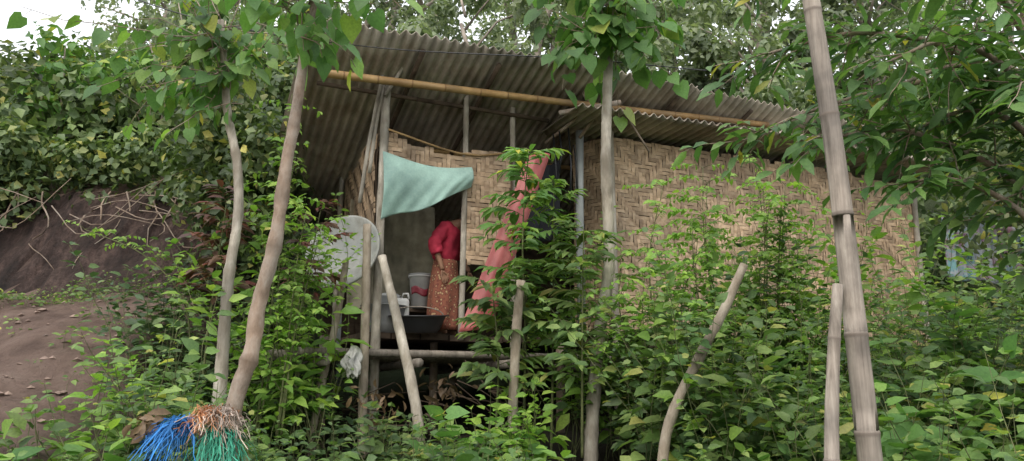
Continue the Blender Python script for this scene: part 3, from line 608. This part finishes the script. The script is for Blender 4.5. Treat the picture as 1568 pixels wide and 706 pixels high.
# ------------------------------------------------------------------ weeds
def weeds(name, pts_xy, hts, mat, L=.10, W_=.058, T=T_OV, nodegap=.10, stemr=.005, szr=(.5,1.45)):
    lv=Leaves(); tb_=Tubes()
    for (x,y),h in zip(pts_xy,hts):
        z=float(ground(x,y)); d=nrm(np.array([rng.normal()*.22,rng.normal()*.2-.05,1.])); q=[np.array([x,y,z-.03])]; k=max(3,int(h/.16))
        for i in range(k): d=nrm(d+np.array([rng.normal()*.14,rng.normal()*.14,.0])); q.append(q[-1]+d*h/k)
        tb_.add(q,stemr,stemr*.4,seg=3,cap=False)
        sz=rng.uniform(*szr); n=max(3,int(h/(nodegap*sz))); phi=rng.random()*6.28
        for i in range(n+1):
            t=(.22+.78*i/n)*k; j=min(int(t),k-1); f=min(t-j,1.); p=q[j]*(1-f)+q[j+1]*f; a=phi+i*1.57+rng.normal()*.3
            top=i/n; l=L*sz*(1.15-.4*top if top<.95 else .65)
            br_=rng.uniform(.02,.17)*(1.2-top)
            for sg in (0,math.pi):
                if rng.random()<.1: continue
                o=np.array([math.cos(a+sg),math.sin(a+sg),.25]); pp=p+o*br_
                lv.add(pp,nrm(o+np.array([0,0,-.35+.6*top])+rng.normal(size=3)*.22),nrm(np.array([0,-.4,1.])+rng.normal(size=3)*.38),l*rng.uniform(.6,1.25),l*W_/L)
                if rng.random()<.45:
                    a2=a+sg+rng.choice([-1,1])*.9; o2=np.array([math.cos(a2),math.sin(a2),.1]); lv.add(pp,nrm(o2+rng.normal(size=3)*.15),nrm(np.array([0,-.3,1.])+rng.normal(size=3)*.35),l*.7,l*.7*W_/L)
    e=empty(name); tb_.make('stems',M_stem,e); lv.make('leaves',mat,T,e)
def hollow(x,y): return (.30<x<1.2 and 4.3<y<7.3)   # shaded gap under the platform
def zone(x0,x1,y0,y1,n,h0,h1,cond=None):
    P=[];Hh=[]
    for _ in range(n):
        x=rng.uniform(x0,x1); y=rng.uniform(y0,y1)
        if cond and not cond(x,y): continue
        if hollow(x,y) and rng.random()<.8: continue
        if abs(x-1.25)<.4 and 3.9<y<5.6: P.append((x,y)); Hh.append(rng.uniform(.3,.55)); continue
        P.append((x,y)); Hh.append(rng.uniform(h0,h1)*(.78+.4*math.sin(x*2.9+y*1.7)))
    return P,Hh
def cat(*zs):
    P=[];Hh=[]
    for a,b in zs: P+=a; Hh+=b
    return P,Hh
def leftok(x,y): return not (x/y<-.45 and y>5.0)
W1=cat(zone(-3.4,.9,3.6,5.6,170,.35,.70), zone(.9,3.8,3.9,5.6,130,.5,1.2), zone(1.2,5.5,5.4,7.6,220,.8,1.7),
       zone(1.0,1.6,6.0,7.2,50,.9,1.7), zone(2.3,8.5,7.2,9.3,230,1.0,1.9), zone(-1.5,.2,5.6,6.9,60,.25,.6), zone(-2.6,-1.75,5.3,6.2,34,1.0,1.5))
weeds('weed_undergrowth',*W1,M_weed,L=.135,W_=.085,nodegap=.12)
W2=cat(zone(-5,-1.6,4.6,8.2,300,.35,.9,leftok), zone(1.0,6,5.5,8,230,.6,1.6), zone(-3.4,-2.1,6.8,8.6,100,.7,1.3), zone(.9,2.5,6.6,7.6,70,.8,1.6), zone(-1.7,.3,5.4,7.0,70,.25,.6), zone(-2.6,-1.8,5.3,6.2,24,.9,1.4), zone(.5,2.9,7.35,7.8,50,1.5,2.1))
weeds('dark_undergrowth',*W2,M_weed2,L=.12,W_=.068)
W3=cat(zone(-.35,.35,6.3,6.9,24,.9,1.5),zone(.45,2.9,7.35,7.8,70,1.6,2.3),zone(-3.2,-1.9,5.2,7.5,40,.5,1.0),zone(1.5,6,5.5,8.2,90,1.0,1.9),zone(-3.5,3.5,3.7,5,40,.3,.8),zone(-2.15,-1.62,6.9,7.3,20,1.9,2.5))
weeds('bright_shrubs',*W3,M_comp,L=.15,W_=.085,nodegap=.12)
W5=cat(zone(-2.5,1.0,3.8,5.0,55,.3,.6),zone(1,5,4.2,7.5,100,.5,1.4),zone(-.5,.5,5.5,6.8,30,.4,1.0),zone(-4.2,-1.8,4.4,6.5,50,.4,.8,leftok))
weeds('heart_leaf_creepers',*W5,M_heart,L=.16,W_=.15,T=T_HE,nodegap=.16)
W4=cat(zone(-6.5,-3.2,5.2,8.8,50,.06,.2),zone(-6,-2,3.8,5.2,130,.12,.35),zone(-6,-4,8.3,8.9,60,.1,.3),zone(-1.5,1.4,4,6,90,.15,.4))
weeds('creeping_weeds',*W4,M_weed,L=.06,W_=.04,nodegap=.04,stemr=.003)
lv=Leaves()
for c,n,r_ in [((-2.12,4.7,-.14),34,.09),((-.6,7.1,.05),40,.3),((-1.2,7.2,-.05),30,.25)]:
    clump(lv,np.array(c),r_,n,.12,.045,up=.1,fill=.2)
lv.make('dry_leaves',M_dry,T_LA)

# ------------------------------------------------------------------ hillside shrubs
lv=Leaves()
for k in range(330):
    x=rng.uniform(-15,-2.6); y=rng.uniform(9.9,19); 
    if x>-3.8 and y<12: y+=1
    z=float(ground(x,y))+rng.uniform(.0,1.4); rad=rng.uniform(.4,1.0)
    if z/y>.43 and x/y<-.56: continue
    clump(lv,np.array([x,y,z]),rad,int(230*rad/.7),.16,.11,up=.4,fill=.45)
for k in range(46):
    x=rng.uniform(-8.5,-3.6); clump(lv,np.array([x,rng.uniform(9.4,9.8),2.55+rng.uniform(-.1,.6)]),rng.uniform(.3,.5),150,.12,.09)
for k in range(52):
    x=rng.uniform(-3.75,-2.7); y=rng.uniform(8.4,9.9); z=rng.uniform(1.0,4.1); clump(lv,np.array([x,y,z]),rng.uniform(.3,.6),170,.12,.085,fill=.4)
lv.make('hillside_shrubs',M_hill,T_SI)
lv=Leaves()
for k in range(150):
    x=rng.uniform(-4,16); y=rng.uniform(13,19); z=float(ground(x,y))+rng.uniform(.3,1.8); rad=rng.uniform(.5,1.0)
    clump(lv,np.array([x,y,z]),rad,int(210*rad/.7),.18,.11)
for k in range(60):
    x=rng.uniform(6.2,13); y=rng.uniform(9.5,13); z=rng.uniform(1,4.5); clump(lv,np.array([x,y,z]),rng.uniform(.5,.8),240,.15,.10)
lv.make('hillside_bushes',M_hill,T_SI)
ht=empty('hillside_saplings'); tk=Tubes(); lv=Leaves(); 
for k in range(26):
    x=rng.uniform(-9,-3.2); y=rng.uniform(10,13); z0=float(ground(x,y)); h=rng.uniform(1.2,2.6); top=np.array([x+rng.normal()*.3,y-.2,z0+h])
    if top[2]/y>.47 and x/y<-.5: continue
    tk.add([(x,y,z0),(x+rng.normal()*.15,y,z0+h*.5),top],.025,.01,seg=5)
    for j in range(6):
        c=np.array([x,y,z0+h*rng.uniform(.5,1.05)])+rng.normal(size=3)*np.array([.3,.3,.1]); tk.add([np.array([x,y,c[2]-.25]),c],.01,.004,seg=4,cap=False)
        clump(lv,c,rng.uniform(.18,.32),34,.17,.11,fill=.2)
tk.make('stems',M_bark,ht); lv.make('leaves',M_heart,T_OV,ht)
rt=Tubes()
for k in range(22):
    x=rng.uniform(-7.5,-3.8); p=[np.array([x,9.45,2.5])]
    for i in range(6): p.append(p[-1]+np.array([rng.normal()*.14,-.04+rng.normal()*.03,-.17]))
    rt.add(p,.012,.004,seg=5,step=.1)
for k in range(12):
    x=rng.uniform(-7,-4.2); rt.add([(x,9.2,2.2+rng.uniform(-.2,.4)),(x+.6,8.9,2.1+rng.normal()*.2),(x+1.3,8.8,2.25+rng.normal()*.3)],.008,.004,seg=4,step=.2)
rt.make('exposed_roots',M_bark2)
V=[];F=[]
for k in range(260):
    x=rng.uniform(-7.5,-3.4); y=rng.uniform(5.2,9); s=rng.uniform(.01,.05)*(1.8 if rng.random()<.1 else 1); c=np.array([x,y,float(ground(x,y))]); b=len(V)
    ph=[(0,0,1),(0,0,-1)]+[(math.cos(a),math.sin(a),rng.normal()*.3) for a in np.linspace(0,5.2,6)]
    for p in ph: V.append(c+np.array(p)*s*rng.uniform(.7,1.2)*np.array([1,1,.6]))
    for j in range(6): F.append((b,b+2+j,b+2+(j+1)%6)); F.append((b+1,b+2+(j+1)%6,b+2+j))
mesh_obj('path_stones',V,F,noisemat('stone',[(.3,(.18,.13,.105)),(.7,(.36,.27,.23))],8))

# ------------------------------------------------------------------ distant trees
dt=empty('distant_trees'); tk=Tubes(); lv=Leaves()
for (x,y,h,s) in [(-6.5,17,6.5,1.0),(-2.2,18,7.5,1.1),(1,19,8,1.2),(3.6,17.5,7.5,1.),(6,19,9,1.3),(9,18,9,1.3),(12.5,19,9,1.4),(4.8,22,9,1.3),(-4.2,21,8,1.3),(0,24,9,1.4),(8,24,9,1.5),(14,22,9,1.5),(-9.5,20,4.5,1.0),(17,20,9,1.5),(-1,15.5,5.5,.8),(5.2,15.5,5,.8),(7.5,15.5,5.5,.9),(3,20,9,1.3)]:
    z0=float(ground(x,y)); top=np.array([x+rng.normal()*.6,y,z0+h*.75]); tk.add([(x,y,z0-.3),(x+rng.normal()*.3,y,z0+h*.35),top],.13*s,.05*s,seg=8,step=.5,wob=.04)
    for k in range(int(15)):
        a=rng.random()*6.28; zz=z0+h*rng.uniform(.3,1.0); c=np.array([x+math.cos(a)*s*rng.uniform(.4,2.0),y+math.sin(a)*s*rng.uniform(.3,1.5),zz])
        tk.add([np.array([x,y,max(z0+h*.2,zz-1.1)]),(np.array([x,y,zz-.5])+c)/2,c],.045*s,.012,seg=5)
        for _ in range(3): clump(lv,c+rng.normal(size=3)*.4*s,rng.uniform(.35,.75)*s,95,.20,.11,fill=.3,flat=.7)
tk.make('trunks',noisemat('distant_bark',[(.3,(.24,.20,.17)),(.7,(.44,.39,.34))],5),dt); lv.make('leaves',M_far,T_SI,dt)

# ------------------------------------------------------------------ world, sun, camera
w=bpy.data.worlds.new('World'); scene.world=w; w.use_nodes=True; nt=w.node_tree; bg=nt.nodes['Background']; out=nt.nodes['World Output']
sky=nt.nodes.new('ShaderNodeTexSky'); sky.sky_type='NISHITA'; sky.sun_disc=False; sky.sun_elevation=R(52); sky.sun_rotation=R(200); sky.dust_density=5; sky.air_density=1.2
nt.links.new(sky.outputs[0],bg.inputs['Color']); bg.inputs['Strength'].default_value=.07
b2=nt.nodes.new('ShaderNodeBackground'); b2.inputs['Color'].default_value=(.96,.96,.95,1); b2.inputs['Strength'].default_value=1.35
ad=nt.nodes.new('ShaderNodeAddShader'); nt.links.new(bg.outputs[0],ad.inputs[0]); nt.links.new(b2.outputs[0],ad.inputs[1]); nt.links.new(ad.outputs[0],out.inputs['Surface'])
sl=bpy.data.lights.new('sun','SUN'); sl.energy=1.4; sl.angle=R(30); sl.color=(1,.98,.94); so=link(bpy.data.objects.new('sun',sl)); so.rotation_euler=(R(38),0,R(-20))
cam=bpy.data.cameras.new('camera'); co=link(bpy.data.objects.new('camera',cam)); co.location=(0,0,0); co.rotation_euler=(R(90+12),0,0)
cam.sensor_width=36; cam.lens=36*1207/1568; cam.clip_end=400; cam.clip_start=.05
scene.camera=co
